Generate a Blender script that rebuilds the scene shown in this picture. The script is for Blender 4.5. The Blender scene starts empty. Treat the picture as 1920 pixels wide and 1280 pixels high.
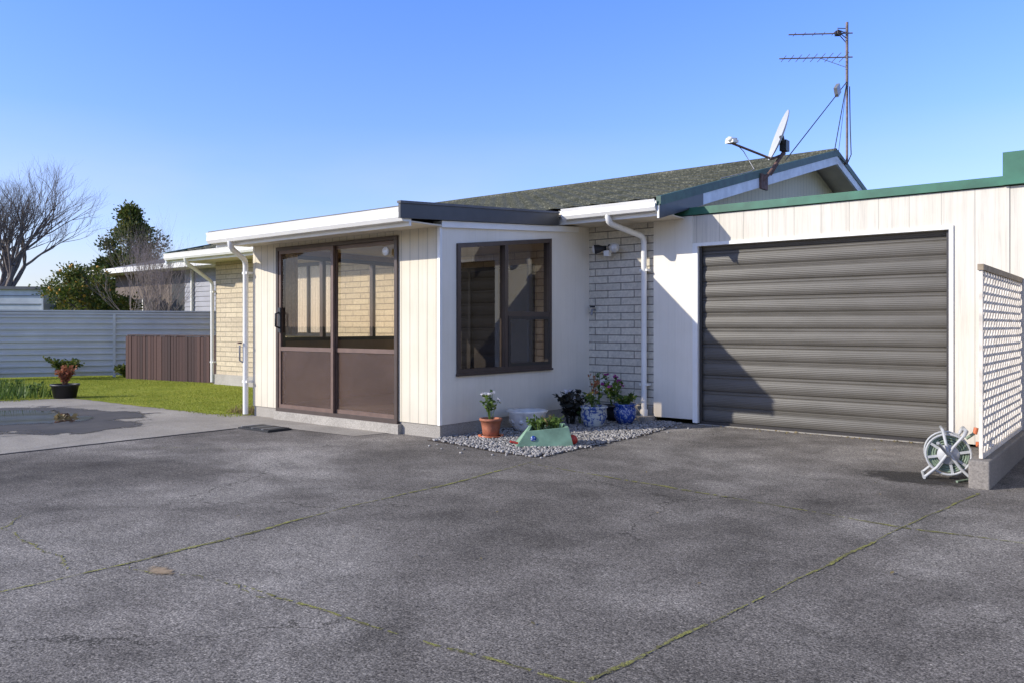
import bpy, math, random
from mathutils import Vector, Matrix
random.seed(7)
scene=bpy.context.scene
R=random.random
def U(a,b): return a+(b-a)*random.random()

# ---------------------------------------------------------------- materials
class NT:
    def __init__(s,name):
        s.m=bpy.data.materials.new(name); s.m.use_nodes=True
        s.t=s.m.node_tree; s.n=s.t.nodes; s.l=s.t.links
        s.b=s.n['Principled BSDF']; s.out=s.n['Material Output']
        s.tc=s.n.new('ShaderNodeTexCoord'); s.co=s.tc.outputs['Object']
    def node(s,typ,**kw):
        n=s.n.new(typ)
        for k,v in kw.items(): setattr(n,k,v)
        return n
    def link(s,a,b): s.l.new(a,b)
    def noise(s,scale,detail=3,rough=.55,vec=None,dist=0):
        n=s.node('ShaderNodeTexNoise'); n.inputs['Scale'].default_value=scale
        n.inputs['Detail'].default_value=detail; n.inputs['Roughness'].default_value=rough
        n.inputs['Distortion'].default_value=dist
        s.link(vec or s.co,n.inputs['Vector']); return n.outputs['Fac']
    def mapping(s,sc):
        n=s.node('ShaderNodeMapping'); n.inputs['Scale'].default_value=sc
        s.link(s.co,n.inputs['Vector']); return n.outputs['Vector']
    def ramp(s,fac,stops):
        n=s.node('ShaderNodeValToRGB'); cr=n.color_ramp
        while len(cr.elements)<len(stops): cr.elements.new(.5)
        for e,(p,c) in zip(cr.elements,stops):
            e.position=p; e.color=(c[0],c[1],c[2],1) if hasattr(c,'__len__') else (c,c,c,1)
        s.link(fac,n.inputs['Fac']); return n.outputs['Color']
    def math(s,op,a,b=None,clamp=False):
        n=s.node('ShaderNodeMath',operation=op); n.use_clamp=clamp
        for i,v in enumerate((a,b)):
            if v is None: continue
            if isinstance(v,(int,float)): n.inputs[i].default_value=v
            else: s.link(v,n.inputs[i])
        return n.outputs[0]
    def mix(s,fac,a,b,blend='MIX'):
        n=s.node('ShaderNodeMix',data_type='RGBA',blend_type=blend)
        for i,v in ((0,fac),(6,a),(7,b)):
            if isinstance(v,(int,float)): n.inputs[i].default_value=v
            elif isinstance(v,tuple): n.inputs[i].default_value=(v[0],v[1],v[2],1)
            else: s.link(v,n.inputs[i])
        return n.outputs[2]
    def bump(s,h,dist=.01,strength=1,prev=None):
        n=s.node('ShaderNodeBump'); n.inputs['Distance'].default_value=dist
        n.inputs['Strength'].default_value=strength
        s.link(h,n.inputs['Height'])
        if prev: s.link(prev,n.inputs['Normal'])
        return n.outputs['Normal']
    def fin(s,col,rough=.6,nrm=None,spec=None,metal=None):
        if isinstance(col,tuple): s.b.inputs['Base Color'].default_value=(*col,1)
        else: s.link(col,s.b.inputs['Base Color'])
        if isinstance(rough,(int,float)): s.b.inputs['Roughness'].default_value=rough
        else: s.link(rough,s.b.inputs['Roughness'])
        if nrm: s.link(nrm,s.b.inputs['Normal'])
        if spec is not None: s.b.inputs['Specular IOR Level'].default_value=spec
        if metal is not None: s.b.inputs['Metallic'].default_value=metal
        return s.m
    def alpha(s,fac):
        tr=s.node('ShaderNodeBsdfTransparent'); mx=s.node('ShaderNodeMixShader')
        s.link(fac,mx.inputs[0]); s.link(tr.outputs[0],mx.inputs[1]); s.link(s.b.outputs[0],mx.inputs[2]); s.link(mx.outputs[0],s.out.inputs[0]); return s.m
    def island(s,c,rx,ry,nscale,lo,hi,amt=.9,amax=1):
        n=s.node('ShaderNodeMapping',vector_type='TEXTURE'); n.inputs['Location'].default_value=(c[0],c[1],0); n.inputs['Scale'].default_value=(rx,ry,1000)
        s.link(s.co,n.inputs['Vector'])
        l=s.node('ShaderNodeVectorMath',operation='LENGTH'); s.link(n.outputs[0],l.inputs[0])
        v=s.math('ADD',s.math('MULTIPLY',s.math('SUBTRACT',1,l.outputs['Value']),amt),s.noise(nscale,7,.68,dist=.6))
        return s.alpha(s.ramp(v,[(lo,0),(hi,amax)]))
def sc(c,k): return tuple(min(1,x*k) for x in c)
def simple(name,c,rough=.6,amt=.15,scale=6,bs=0,bd=.002,spec=None,metal=None):
    t=NT(name); f=t.noise(scale,4)
    col=t.ramp(f,[(.3,sc(c,1-amt)),(.7,sc(c,1+amt))])
    nr=t.bump(t.noise(bs,3),bd,.6) if bs else None
    return t.fin(col,rough,nr,spec,metal)

def m_asphalt():
    t=NT('asphalt')
    big=t.ramp(t.noise(.38,5,.62,dist=.5),[(.34,(.110,.099,.088)),(.50,(.170,.154,.138)),(.66,(.285,.262,.236))])
    mid=t.ramp(t.noise(2.6,6,.7),[(.3,(.70,.70,.70)),(.7,(1.26,1.26,1.26))])
    c=t.mix(1,big,mid,'MULTIPLY')
    fine=t.ramp(t.noise(105,3,.8),[(.36,(.30,.295,.29)),(.5,(.95,.95,.95)),(.63,(2.0,1.97,1.9))])
    c=t.mix(1,c,fine,'MULTIPLY')
    md=t.ramp(t.noise(34,4,.8),[(.34,(.55,.55,.55)),(.64,(1.36,1.35,1.33))])
    c=t.mix(1,c,md,'MULTIPLY')
    sp=t.ramp(t.noise(55,1,.5),[(.68,(1,1,1)),(.74,(1.7,1.68,1.6))])
    c=t.mix(1,c,sp,'MULTIPLY')
    dk=t.ramp(t.noise(45,1,.5,vec=t.mapping((1.1,1,1))),[(.26,(.35,.35,.35)),(.33,(1,1,1))])
    c=t.mix(1,c,dk,'MULTIPLY')
    st=t.ramp(t.noise(.55,5,.65,dist=1.2),[(.50,(1,1,1)),(.70,(.66,.66,.66))])
    c=t.mix(1,c,st,'MULTIPLY')
    v=t.node('ShaderNodeTexVoronoi',feature='DISTANCE_TO_EDGE'); v.inputs['Scale'].default_value=.42
    nn=t.node('ShaderNodeTexNoise'); nn.inputs['Scale'].default_value=1.8; nn.inputs['Detail'].default_value=7; nn.inputs['Roughness'].default_value=.62; t.link(t.co,nn.inputs['Vector'])
    vm=t.node('ShaderNodeVectorMath',operation='ADD'); t.link(t.co,vm.inputs[0]); t.link(nn.outputs['Color'],vm.inputs[1]); t.link(vm.outputs[0],v.inputs['Vector'])
    ck=t.math('LESS_THAN',v.outputs['Distance'],.0028)
    ck=t.math('MULTIPLY',ck,t.ramp(t.noise(.5,2),[(.46,0),(.54,1)]))
    c=t.mix(t.math('MULTIPLY',ck,.75),c,(.035,.032,.026))
    return t.fin(c,.92,t.bump(t.noise(105,3,.8),.004,.5),.12)
def m_concrete(name,c,k=1):
    t=NT(name)
    a=t.ramp(t.noise(.8,6,.65,dist=.6),[(.3,sc(c,.66)),(.7,sc(c,1.15))])
    b=t.ramp(t.noise(70,3,.75),[(.3,(.62,.62,.62)),(.7,(1.28,1.28,1.28))])
    return t.fin(t.mix(.9,a,b,'MULTIPLY'),.88,t.bump(t.noise(60,3),.003,.4),.2)
def m_brick(name,c1,c2,mortar):
    t=NT(name)
    s=t.node('ShaderNodeSeparateXYZ'); t.link(t.co,s.inputs[0])
    u=t.math('ADD',s.outputs[0],s.outputs[1])
    cb=t.node('ShaderNodeCombineXYZ'); t.link(u,cb.inputs[0]); t.link(s.outputs[2],cb.inputs[1])
    b=t.node('ShaderNodeTexBrick'); t.link(cb.outputs[0],b.inputs['Vector'])
    b.inputs['Scale'].default_value=1; b.inputs['Brick Width'].default_value=.40
    b.inputs['Row Height'].default_value=.0985; b.inputs['Mortar Size'].default_value=.0065
    b.inputs['Mortar Smooth'].default_value=.3; b.inputs['Bias'].default_value=0
    b.inputs['Color1'].default_value=(*c1,1); b.inputs['Color2'].default_value=(*c2,1); b.inputs['Mortar'].default_value=(*mortar,1)
    n=t.ramp(t.noise(22,4,.7),[(.3,(.78,.78,.78)),(.7,(1.12,1.12,1.12))])
    c=t.mix(.9,b.outputs['Color'],n,'MULTIPLY')
    h=t.math('SUBTRACT',t.math('MULTIPLY',t.noise(55,3,.7),.35),b.outputs['Fac'])
    return t.fin(c,.9,t.bump(h,.012,.8),.2)
def m_board(name,c,spacing,streak=.2,gw=.012,depth=.45):
    t=NT(name)
    s=t.node('ShaderNodeSeparateXYZ'); t.link(t.co,s.inputs[0])
    u=t.math('ADD',s.outputs[0],s.outputs[1]); u=t.math('ADD',u,100.03)
    f=t.math('FRACT',t.math('DIVIDE',u,spacing))
    g=t.math('LESS_THAN',f,gw/spacing)
    st=t.ramp(t.noise(1,6,.75,vec=t.mapping((26,26,.9))),[(.34,sc(c,1-streak)),(.5,sc(c,1-streak*.25)),(.66,c)])
    d=t.ramp(t.noise(1.6,4),[(.3,(.92,.91,.88)),(.65,(1,1,1))])
    c2=t.mix(1,st,d,'MULTIPLY')
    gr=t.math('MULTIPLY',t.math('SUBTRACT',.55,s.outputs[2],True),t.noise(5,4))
    c2=t.mix(t.math('MULTIPLY',gr,1.0,True),c2,(.34,.30,.24))  # boards darken toward the foot: dirt plus painted-in shade
    c3=t.mix(t.math('MULTIPLY',g,depth),c2,sc(c,.3))
    h=t.math('SUBTRACT',t.math('MULTIPLY',t.noise(1,3,vec=t.mapping((60,60,3))),.12),g)
    return t.fin(c3,.6,t.bump(h,.008,.6),.3)
def m_glass(name,tint=(.86,.86,.84),refl=1.0,base=.05):
    t=NT(name); t.n.remove(t.b)
    tr=t.node('ShaderNodeBsdfTransparent'); tr.inputs[0].default_value=(*tint,1)
    gl=t.node('ShaderNodeBsdfGlossy'); gl.inputs['Roughness'].default_value=.01
    g=t.node('ShaderNodeNewGeometry'); dt=t.node('ShaderNodeVectorMath',operation='DOT_PRODUCT')
    t.link(g.outputs['Incoming'],dt.inputs[0]); t.link(g.outputs['Normal'],dt.inputs[1])
    k=t.math('SUBTRACT',1,t.math('ABSOLUTE',dt.outputs['Value']),True)
    f=t.math('MULTIPLY',t.math('ADD',t.math('MULTIPLY',t.math('POWER',k,5),.9),base),refl,True)
    mx=t.node('ShaderNodeMixShader'); t.link(f,mx.inputs[0]); t.link(tr.outputs[0],mx.inputs[1]); t.link(gl.outputs[0],mx.inputs[2])
    t.link(mx.outputs[0],t.out.inputs[0]); return t.m
def m_obscure():
    t=NT('obscure_glass')
    v=t.node('ShaderNodeTexVoronoi'); v.inputs['Scale'].default_value=60; t.link(t.co,v.inputs['Vector'])
    k=t.noise(1.1,3)
    c=t.mix(1,t.ramp(v.outputs['Distance'],[(0,(.20,.125,.085)),(.6,(.09,.055,.04))]),t.ramp(k,[(.3,(.75,.75,.75)),(.7,(1.15,1.15,1.15))]),'MULTIPLY')
    t.fin(c,.2,t.bump(v.outputs['Distance'],.006,.6),.6)
    return t.alpha(t.ramp(k,[(0,.62),(1,.62)]))
def m_roof():
    t=NT('roof_tile')
    a=t.ramp(t.noise(1.2,5,.7),[(.3,(.062,.065,.050)),(.7,(.125,.123,.098))])
    b=t.ramp(t.noise(26,4,.85),[(.4,(.5,.54,.48)),(.55,(1,1,1)),(.68,(2.5,2.5,2.2))])
    return t.fin(t.mix(1,a,b,'MULTIPLY'),.9,t.bump(t.noise(70,2),.006,.6),.15)
def m_door():
    t=NT('roller_door')
    w=t.node('ShaderNodeTexWave',wave_type='BANDS',bands_direction='Z'); w.inputs['Scale'].default_value=16
    t.link(t.co,w.inputs['Vector'])
    c=t.ramp(t.noise(1,4,vec=t.mapping((3,3,12))),[(.3,(.088,.080,.066)),(.7,(.112,.102,.086))])
    return t.fin(c,.45,t.bump(w.outputs['Fac'],.003,.5),.35)
def m_leaf(name,cols,rough=.55,transl=.35):
    t=NT(name); g=t.node('ShaderNodeNewGeometry')
    n=len(cols); c=t.ramp(g.outputs['Random Per Island'],[((i+.0)/max(1,n-1),cc) for i,cc in enumerate(cols)])
    t.fin(c,rough,None,.3)
    tl=t.node('ShaderNodeBsdfTranslucent'); t.link(c,tl.inputs[0])
    mx=t.node('ShaderNodeMixShader'); mx.inputs[0].default_value=transl
    t.link(t.b.outputs[0],mx.inputs[1]); t.link(tl.outputs[0],mx.inputs[2]); t.link(mx.outputs[0],t.out.inputs[0])
    return t.m
def m_island(name,cols,rough=.8):
    t=NT(name); g=t.node('ShaderNodeNewGeometry'); n=len(cols)
    c=t.ramp(g.outputs['Random Per Island'],[(i/max(1,n-1),cc) for i,cc in enumerate(cols)])
    k=t.ramp(t.noise(60,2),[(.3,(.8,.8,.8)),(.7,(1.15,1.15,1.15))])
    return t.fin(t.mix(1,c,k,'MULTIPLY'),rough)
def m_moss():
    t=NT('moss_joint')
    c=t.ramp(t.noise(5,4,.7),[(.32,(.10,.09,.05)),(.48,(.22,.21,.07)),(.7,(.34,.33,.09))])
    t.fin(c,.95,t.bump(t.noise(90,2),.01,.8),.1)
    f=t.math('MULTIPLY',t.ramp(t.noise(38,4,.85),[(.40,0),(.50,1)]),t.ramp(t.noise(1.7,4,.7),[(.34,.45),(.5,1)]))
    return t.alpha(f)
M={}
M['asphalt']=m_asphalt()
M['concrete']=m_concrete('patio_concrete',(.36,.325,.275))
M['concrete_lt']=m_concrete('foundation_concrete',(.42,.385,.33))
M['curb']=m_concrete('kerb_concrete',(.24,.215,.185))
M['brick_cream']=m_brick('cream_brick',(.62,.52,.36),(.52,.43,.30),(.32,.27,.20))
M['brick_shadelift']=m_brick('shade_lifted_brick',(.72,.66,.54),(.62,.57,.47),(.25,.225,.19))  # house brick for the shaded entry wall, lifted shade put into its colour
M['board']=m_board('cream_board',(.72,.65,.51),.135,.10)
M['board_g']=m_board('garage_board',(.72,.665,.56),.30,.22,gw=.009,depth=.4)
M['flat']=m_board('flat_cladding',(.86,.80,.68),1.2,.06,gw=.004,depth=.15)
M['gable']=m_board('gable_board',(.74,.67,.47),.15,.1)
M['white']=simple('white_paint',(.82,.80,.74),.4,.06,3)
M['soffit']=simple('soffit_paint',(.70,.62,.48),.7,.08,3)
M['bargewhite']=simple('barge_paint',(.70,.72,.73),.5,.15,5)
M['darkfascia']=simple('dark_fascia',(.045,.045,.045),.45,.2,5)
M['green']=simple('green_flashing',(.035,.14,.085),.55,.35,3)
M['greentrim']=simple('green_trim',(.03,.08,.055),.55,.3,8)
M['brown']=simple('brown_aluminium',(.065,.045,.036),.4,.15,10)
M['bronze']=simple('bronze_aluminium',(.15,.095,.072),.4,.15,10)
M['darkalu']=simple('dark_aluminium',(.03,.026,.024),.4,.15,10)
M['glass']=m_glass('window_glass',(.90,.87,.82),1.0,.05)
M['glassR']=m_glass('side_window_glass',(.66,.61,.55),1.0,.11)
M['obscure']=m_obscure()
M['roof']=m_roof(); M['door']=m_door()
M['inwall']=simple('interior_wall',(.34,.22,.12),.7,.2,3)
M['infloor']=simple('interior_floor',(.24,.17,.12),.8,.2,6)
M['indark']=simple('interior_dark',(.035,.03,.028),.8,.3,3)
M['ceiling']=simple('interior_ceiling',(.5,.40,.28),.8,.1,3)
M['metalgrey']=simple('galvanised_metal',(.32,.32,.33),.45,.2,20,metal=.5)
M['rust']=simple('rusty_steel',(.15,.085,.065),.8,.4,20)
M['mast']=simple('weathered_mast',(.17,.13,.12),.7,.4,14)
M['black']=simple('black_plastic',(.02,.02,.022),.5,.2,10)
M['dishwhite']=simple('dish_paint',(.50,.50,.50),.5,.08,6)
M['terracotta']=simple('terracotta',(.36,.13,.07),.75,.3,15)
M['soil']=simple('soil',(.05,.035,.025),.95,.4,60,bs=80,bd=.01)
M['ceramic']=simple('white_ceramic',(.66,.64,.60),.35,.2,9)
M['trough']=simple('green_plastic',(.19,.31,.21),.65,.25,9)
M['red']=simple('red_plastic',(.55,.05,.03),.45,.15,10)
M['orange']=simple('orange_plastic',(.6,.16,.06),.45,.15,10)
M['hose']=simple('green_hose',(.18,.23,.16),.45,.25,30)
M['reel']=simple('grey_plastic',(.40,.40,.39),.5,.15,10)
M['bark']=simple('bark',(.17,.14,.12),.9,.3,20,bs=30,bd=.02)
M['paletwig']=simple('pale_twig',(.27,.22,.20),.9,.3,20)
M['fence']=simple('corrugated_steel_paint',(.62,.60,.565),.5,.08,2)
M['lattice']=simple('lattice_paint',(.68,.61,.51),.7,.25,12)
M['latticecap']=simple('lattice_timber',(.28,.22,.15),.8,.3,12)
M['shedwhite']=simple('shed_panel',(.50,.53,.55),.6,.15,2)
M['nwall']=simple('neighbour_wall',(.15,.115,.095),.8,.2,2)
M['nsiding']=simple('neighbour_siding',(.30,.30,.33),.6,.1,2)
M['nroof']=simple('neighbour_roof',(.14,.14,.145),.8,.25,3)
M['curtain']=simple('lace_curtain',(.70,.64,.56),.9,.15,30)
M['moss']=m_moss()
M['leafdk']=m_leaf('dark_foliage',[(.03,.06,.015),(.08,.115,.025),(.14,.16,.035),(.19,.16,.035)])
M['citrus']=m_leaf('citrus_foliage',[(.03,.06,.015),(.07,.11,.022),(.13,.15,.03),(.22,.18,.035)])
M['orangefruit']=simple('orange_fruit',(.6,.30,.03),.5,.1,9)
M['leafg']=m_leaf('green_foliage',[(.05,.09,.02),(.11,.18,.035),(.19,.26,.06)])
M['leafblk']=m_leaf('dark_leaf',[(.015,.016,.015),(.035,.035,.025),(.06,.055,.035)])
M['leafred']=m_leaf('red_foliage',[(.3,.09,.05),(.45,.18,.1),(.35,.2,.1)])
M['fwhite']=m_leaf('white_petal',[(.7,.68,.72),(.8,.78,.78)])
M['fpink']=m_leaf('pink_petal',[(.5,.06,.25),(.35,.08,.4)])
M['fyellow']=m_leaf('yellow_petal',[(.6,.45,.05),(.7,.6,.1)])
M['drytuft']=m_leaf('dry_grass',[(.3,.22,.1),(.2,.17,.08)])
M['grassblade']=m_leaf('grass_blades',[(.17,.22,.025),(.25,.30,.035),(.33,.36,.05),(.40,.38,.09)],.7,.35)
M['pebble']=m_island('pebbles',[(.14,.13,.12),(.25,.235,.22),(.38,.36,.33),(.22,.20,.185),(.5,.47,.43)])
M['timber']=m_island('brown_paling',[(.035,.016,.014),(.055,.024,.02),(.08,.038,.030)])
t=NT('lawn_soil'); M['lawn']=t.fin(t.ramp(t.noise(1.6,6,.7),[(.3,(.17,.20,.025)),(.5,(.25,.28,.035)),(.7,(.34,.34,.06))]),.95,t.bump(t.noise(60,3),.02,.8),.1)
t=NT('terrain'); M['terrain']=t.fin(t.ramp(t.noise(.2,5,.7),[(.3,(.07,.09,.03)),(.7,(.14,.15,.06))]),.95,None,.1)
t=NT('blue_white_glaze')
M['glaze']=t.fin(t.ramp(t.noise(16,3,.6,dist=1.5),[(.44,(.06,.10,.28)),(.5,(.50,.52,.48))]),.2)
t=NT('blue_glaze')
M['glaze2']=t.fin(t.ramp(t.noise(22,3,.6,dist=1.5),[(.52,(.02,.06,.28)),(.62,(.40,.45,.55))]),.2)
t=NT('puddle_water'); t.fin((.06,.055,.045),.03,None,.8); M['puddle']=t.island((-11.7,4.1),1.05,.7,1.6,.50,.54,.6,.9)
t=NT('wet_concrete')
t.fin(t.ramp(t.noise(1.5,5,.7),[(.3,(.065,.06,.053)),(.7,(.12,.108,.092))]),.7,t.bump(t.noise(50,3),.003,.4),.2)
M['wet']=t.island((-11.5,4.1),1.9,1.2,1.8,.46,.54,.7,.95)
t=NT('damp_asphalt'); t.fin((.05,.045,.04),.7,None,.2); M['damp']=t.island((-1.5,6.95),.42,.28,5,.5,.7,.7,.7)
t=NT('bare_patch'); t.fin(t.ramp(t.noise(30,3),[(.3,(.26,.19,.12)),(.7,(.44,.33,.22))]),.95,None,.1); M['tan']=t.island((-3.81,1.97),.09,.045,22,.42,.72,.45,.9)

# ---------------------------------------------------------------- mesh builder
class B:
    def __init__(s): s.v=[]; s.f=[]; s.mi=[]; s.mats=[]; s.sm=[]
    def m(s,mat):
        mm=M[mat]
        if mm not in s.mats: s.mats.append(mm)
        return s.mats.index(mm)
    def add(s,vs,fs,mat,smooth=False):
        o=len(s.v); i=s.m(mat); s.v+= [tuple(v) for v in vs]
        for f in fs: s.f.append([o+k for k in f]); s.mi.append(i); s.sm.append(smooth)
    def box(s,x0,x1,y0,y1,z0,z1,mat):
        s.add([(x0,y0,z0),(x1,y0,z0),(x1,y1,z0),(x0,y1,z0),(x0,y0,z1),(x1,y0,z1),(x1,y1,z1),(x0,y1,z1)],
              [(0,3,2,1),(4,5,6,7),(0,1,5,4),(1,2,6,5),(2,3,7,6),(3,0,4,7)],mat)
    def paneY(s,x0,x1,y,z0,z1,mat): s.add([(x0,y,z0),(x1,y,z0),(x1,y,z1),(x0,y,z1)],[(0,1,2,3)],mat)
    def paneX(s,x,poly,mat): s.add([(x,y,z) for y,z in poly],[tuple(range(len(poly)))],mat)
    def obox(s,c,ax,ay,az,mat):
        c=Vector(c);ax=Vector(ax);ay=Vector(ay);az=Vector(az)
        vs=[c+sx*ax+sy*ay+sz*az for sz in(-1,1) for sx,sy in((-1,-1),(1,-1),(1,1),(-1,1))]
        s.add(vs,[(0,3,2,1),(4,5,6,7),(0,1,5,4),(1,2,6,5),(2,3,7,6),(3,0,4,7)],mat)
    def prismX(s,poly,x0,x1,mat):
        n=len(poly); vs=[(x0,y,z) for y,z in poly]+[(x1,y,z) for y,z in poly]
        s.add(vs,[tuple(range(n))[::-1],tuple(range(n,2*n))]+[(i,(i+1)%n,n+(i+1)%n,n+i) for i in range(n)],mat)
    def tube(s,pts,r,mat,n=8,caps=True):
        pts=[Vector(p) for p in pts]; k=len(pts)
        rs=r if hasattr(r,'__len__') else [r]*k
        vs=[];prev=None
        for i,p in enumerate(pts):
            d=(pts[min(i+1,k-1)]-pts[max(i-1,0)]).normalized()
            if prev is None:
                a=Vector((0,0,1)) if abs(d.z)<.9 else Vector((1,0,0))
                x=d.cross(a).normalized()
            else:
                x=(prev-d*prev.dot(d)); x=x.normalized() if x.length>1e-6 else d.orthogonal().normalized()
            prev=x; y=d.cross(x)
            for j in range(n):
                a=2*math.pi*j/n; vs.append(p+(x*math.cos(a)+y*math.sin(a))*rs[i])
        fs=[(i*n+j,i*n+(j+1)%n,(i+1)*n+(j+1)%n,(i+1)*n+j) for i in range(k-1) for j in range(n)]
        s.add(vs,fs,mat,True)
        if caps: s.add(vs[:n],[tuple(range(n))[::-1]],mat); s.add(vs[-n:],[tuple(range(n))],mat)
    def lathe(s,prof,c,mat,n=24,axis=None,sx=1,sy=1,rot=0):
        c=Vector(c); vs=[]
        q=Vector((0,0,1)).rotation_difference(Vector(axis).normalized()) if axis is not None else None
        for r,z in prof:
            for j in range(n):
                a=2*math.pi*j/n; v=Vector((r*math.cos(a)*sx,r*math.sin(a)*sy,z))
                if rot: v=Matrix.Rotation(rot,3,'Z')@v
                if q: v=q@v
                vs.append(c+v)
        k=len(prof)
        s.add(vs,[(i*n+j,i*n+(j+1)%n,(i+1)*n+(j+1)%n,(i+1)*n+j) for i in range(k-1) for j in range(n)],mat,True)
    def leaf(s,p,d,l,w,mat,up=None):
        p=Vector(p);d=Vector(d).normalized(); a=d.cross(up or Vector((U(-1,1),U(-1,1),U(-1,1))))
        if a.length<1e-4:a=d.orthogonal()
        a=a.normalized()*w*.5
        s.add([p,p+d*l*.5+a,p+d*l,p+d*l*.5-a],[(0,1,2,3)],mat)
    def blade(s,p,d,l,w,mat):
        p=Vector(p);d=Vector(d).normalized(); a=d.cross(Vector((U(-1,1),U(-1,1),.05))).normalized()*w*.5
        s.add([p-a,p+a,p+d*l],[(0,1,2)],mat)
    def obj(s,name,parent=None,origin=None,bevel=0):
        me=bpy.data.meshes.new(name)
        o=Vector(origin) if origin else Vector((0,0,0))
        me.from_pydata([tuple(Vector(v)-o) for v in s.v] if origin else s.v,[],s.f)
        for m in s.mats: me.materials.append(m)
        me.polygons.foreach_set('material_index',s.mi); me.polygons.foreach_set('use_smooth',s.sm); me.update()
        ob=bpy.data.objects.new(name,me); scene.collection.objects.link(ob); ob.location=o
        if parent: ob.parent=parent
        if bevel:
            b=ob.modifiers.new('bev','BEVEL'); b.width=bevel; b.segments=2; b.limit_method='ANGLE'
        return ob
def empty(name,loc=(0,0,0)):
    e=bpy.data.objects.new(name,None); scene.collection.objects.link(e); e.location=loc; e.empty_display_size=.3; return e

# ---------------------------------------------------------------- ground sheets
b=B(); b.add([(-1500,-1500,-.02),(1500,-1500,-.02),(1500,1500,-.02),(-1500,1500,-.02)],[(0,1,2,3)],'terrain'); b.obj('ground')
b=B(); b.add([(-8.45,-25,0),(20,-25,0),(20,9.15,0),(-8.45,9.15,0)],[(0,1,2,3)],'asphalt'); drive=b.obj('driveway')
b=B()
b.add([(-14.6,-25,.004),(-8.45,-25,.004),(-8.45,5.6,.004),(-9.7,6.25,.004),(-11.4,5.95,.004),(-14.2,5.8,.004),(-14.6,4.7,.004)],[tuple(range(7))],'concrete')
b.add([(-8.45,5.66,.004),(-6.85,5.74,.004),(-6.75,6.2,.004),(-9.7,6.25,.004),(-8.45,5.6,.004)],[(4,0,1,2,3)],'concrete')
patio=b.obj('patio')
b=B()
edge=[(-30,4.4),(-14.6,4.7),(-14.2,5.8)]+[(-14.2+i*.2,5.82+U(-.05,.05)+i*.006) for i in range(1,22)]+[(-9.6,6.3),(-9.6,9.2),(-15.2,9.2),(-15.2,30),(-30,30)]
b.add([(x,y,.008) for x,y in edge],[tuple(range(len(edge)))],'lawn'); lawn=b.obj('lawn')
b=B()
for i in range(80000):
    x=U(-20.5,-9.55); y=U(5.7,11.5)
    if x>-14.2 and y<5.88+U(-.06,.12): continue
    if y>9.05 and x>-15.4: continue
    if x<-14.2: y=U(4.8,11.5)
    l=U(.012,.03); b.blade((x,y,.005),(U(-.7,.7),U(-.7,.7),1),l,U(.007,.014),'grassblade')
b.obj('grass_blades',lawn)

def joint(bb,pts,w,dens=1,z=.004,jit=.02):
    for (x0,y0),(x1,y1) in zip(pts,pts[1:]):
        L=math.hypot(x1-x0,y1-y0); n=max(2,int(L/.03)); nx,ny=-(y1-y0)/L,(x1-x0)/L
        last=None
        for i in range(n+1):
            t=i/n; j=jit*math.sin(i*.31+x0*7)*.6*math.sin(math.pi*t)+U(-.25,.25)*jit
            ww=w*U(.3,1.2)*(.7+.3*math.sin(i*.11+y0*3))
            cx,cy=x0+(x1-x0)*t+nx*j,y0+(y1-y0)*t+ny*j
            cur=((cx-nx*ww/2,cy-ny*ww/2,z),(cx+nx*ww/2,cy+ny*ww/2,z))
            if last and R()<dens: bb.add([last[0],cur[0],cur[1],last[1]],[(0,1,2,3)],'moss')
            last=cur
b=B()
joint(b,[(-4.05,.2),(-4.07,1.36),(-4.06,1.83),(-4.09,2.5)],.040,1,jit=.012)
joint(b,[(-4.09,2.5),(-4.2,3.45),(-4.2,4.4),(-4.32,5.65)],.036,.95,jit=.012)
joint(b,[(-1.55,1.6),(-1.5,2.25),(-1.38,3.3),(-1.18,5.25),(-1.0,6.6)],.026,.95,jit=.012)
joint(b,[(-4.25,5.55),(-3.87,5.5),(-2.05,5.3),(-1.17,5.18),(-.57,5.23),(3,5.25)],.040,.9,jit=.012)
joint(b,[(-3.3,2.1),(-2.3,2.15),(-1.58,2.22),(-.6,2.3)],.020,.75,jit=.012)
joint(b,[(-5.6,2.0),(-5.36,1.79),(-4.8,1.78),(-4.2,1.71)],.016,.85,jit=.05)
joint(b,[(-4.0,1.9),(-3.5,2.05),(-3.0,2.1)],.014,.6,jit=.06)
joint(b,[(-8.1,3.2),(-7.6,4.1),(-6.9,4.5)],.014,.6,jit=.06)
b.obj('mossy_joints',drive)
def rect(bb,x0,x1,y0,y1,z,mat): bb.add([(x0,y0,z),(x1,y0,z),(x1,y1,z),(x0,y1,z)],[(0,1,2,3)],mat)
b=B(); rect(b,-4.2,-3.4,1.7,2.25,.006,'tan'); b.obj('bare_patch',drive)
b=B(); n=30
for i in range(n):
    y0=2.0+3.3*i/n; y1=2.0+3.3*(i+1)/n
    b.box(-8.48+U(-.006,.006),-8.435+U(-.006,.006),y0,y1,.001,.0055,'indark')
b.obj('drain_channel',patio)
b=B(); b.box(-8.45,-7.85,5.32,5.64,.002,.02,'black')
for i in range(14):
    b.box(-8.42+i*.041,-8.40+i*.041,5.34,5.62,.021,.03,'metalgrey' if i%5==0 else 'darkfascia')
b.obj('drain_cover',origin=(-8.15,5.5,0))
b=B(); rect(b,-14.4,-8.6,1.0,5.6,.008,'wet'); rect(b,-14.4,-8.6,1.5,5.5,.012,'puddle'); b.obj('puddle')
b=B()
for i in range(60):
    x=U(-8,1.5);y=U(1.2,8.6)
    if x<-4.4 and y>5.9: continue
    b.leaf((x,y,.006),(U(-1,1),U(-1,1),U(0,.25)),U(.015,.04),U(.01,.02),'drytuft',Vector((0,0,1)))
for i in range(14): b.leaf((-11.2+U(-.15,.15),4.5+U(-.1,.1),.015),(U(-1,1),U(-1,1),U(0,.6)),.09,.05,'drytuft')
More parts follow.
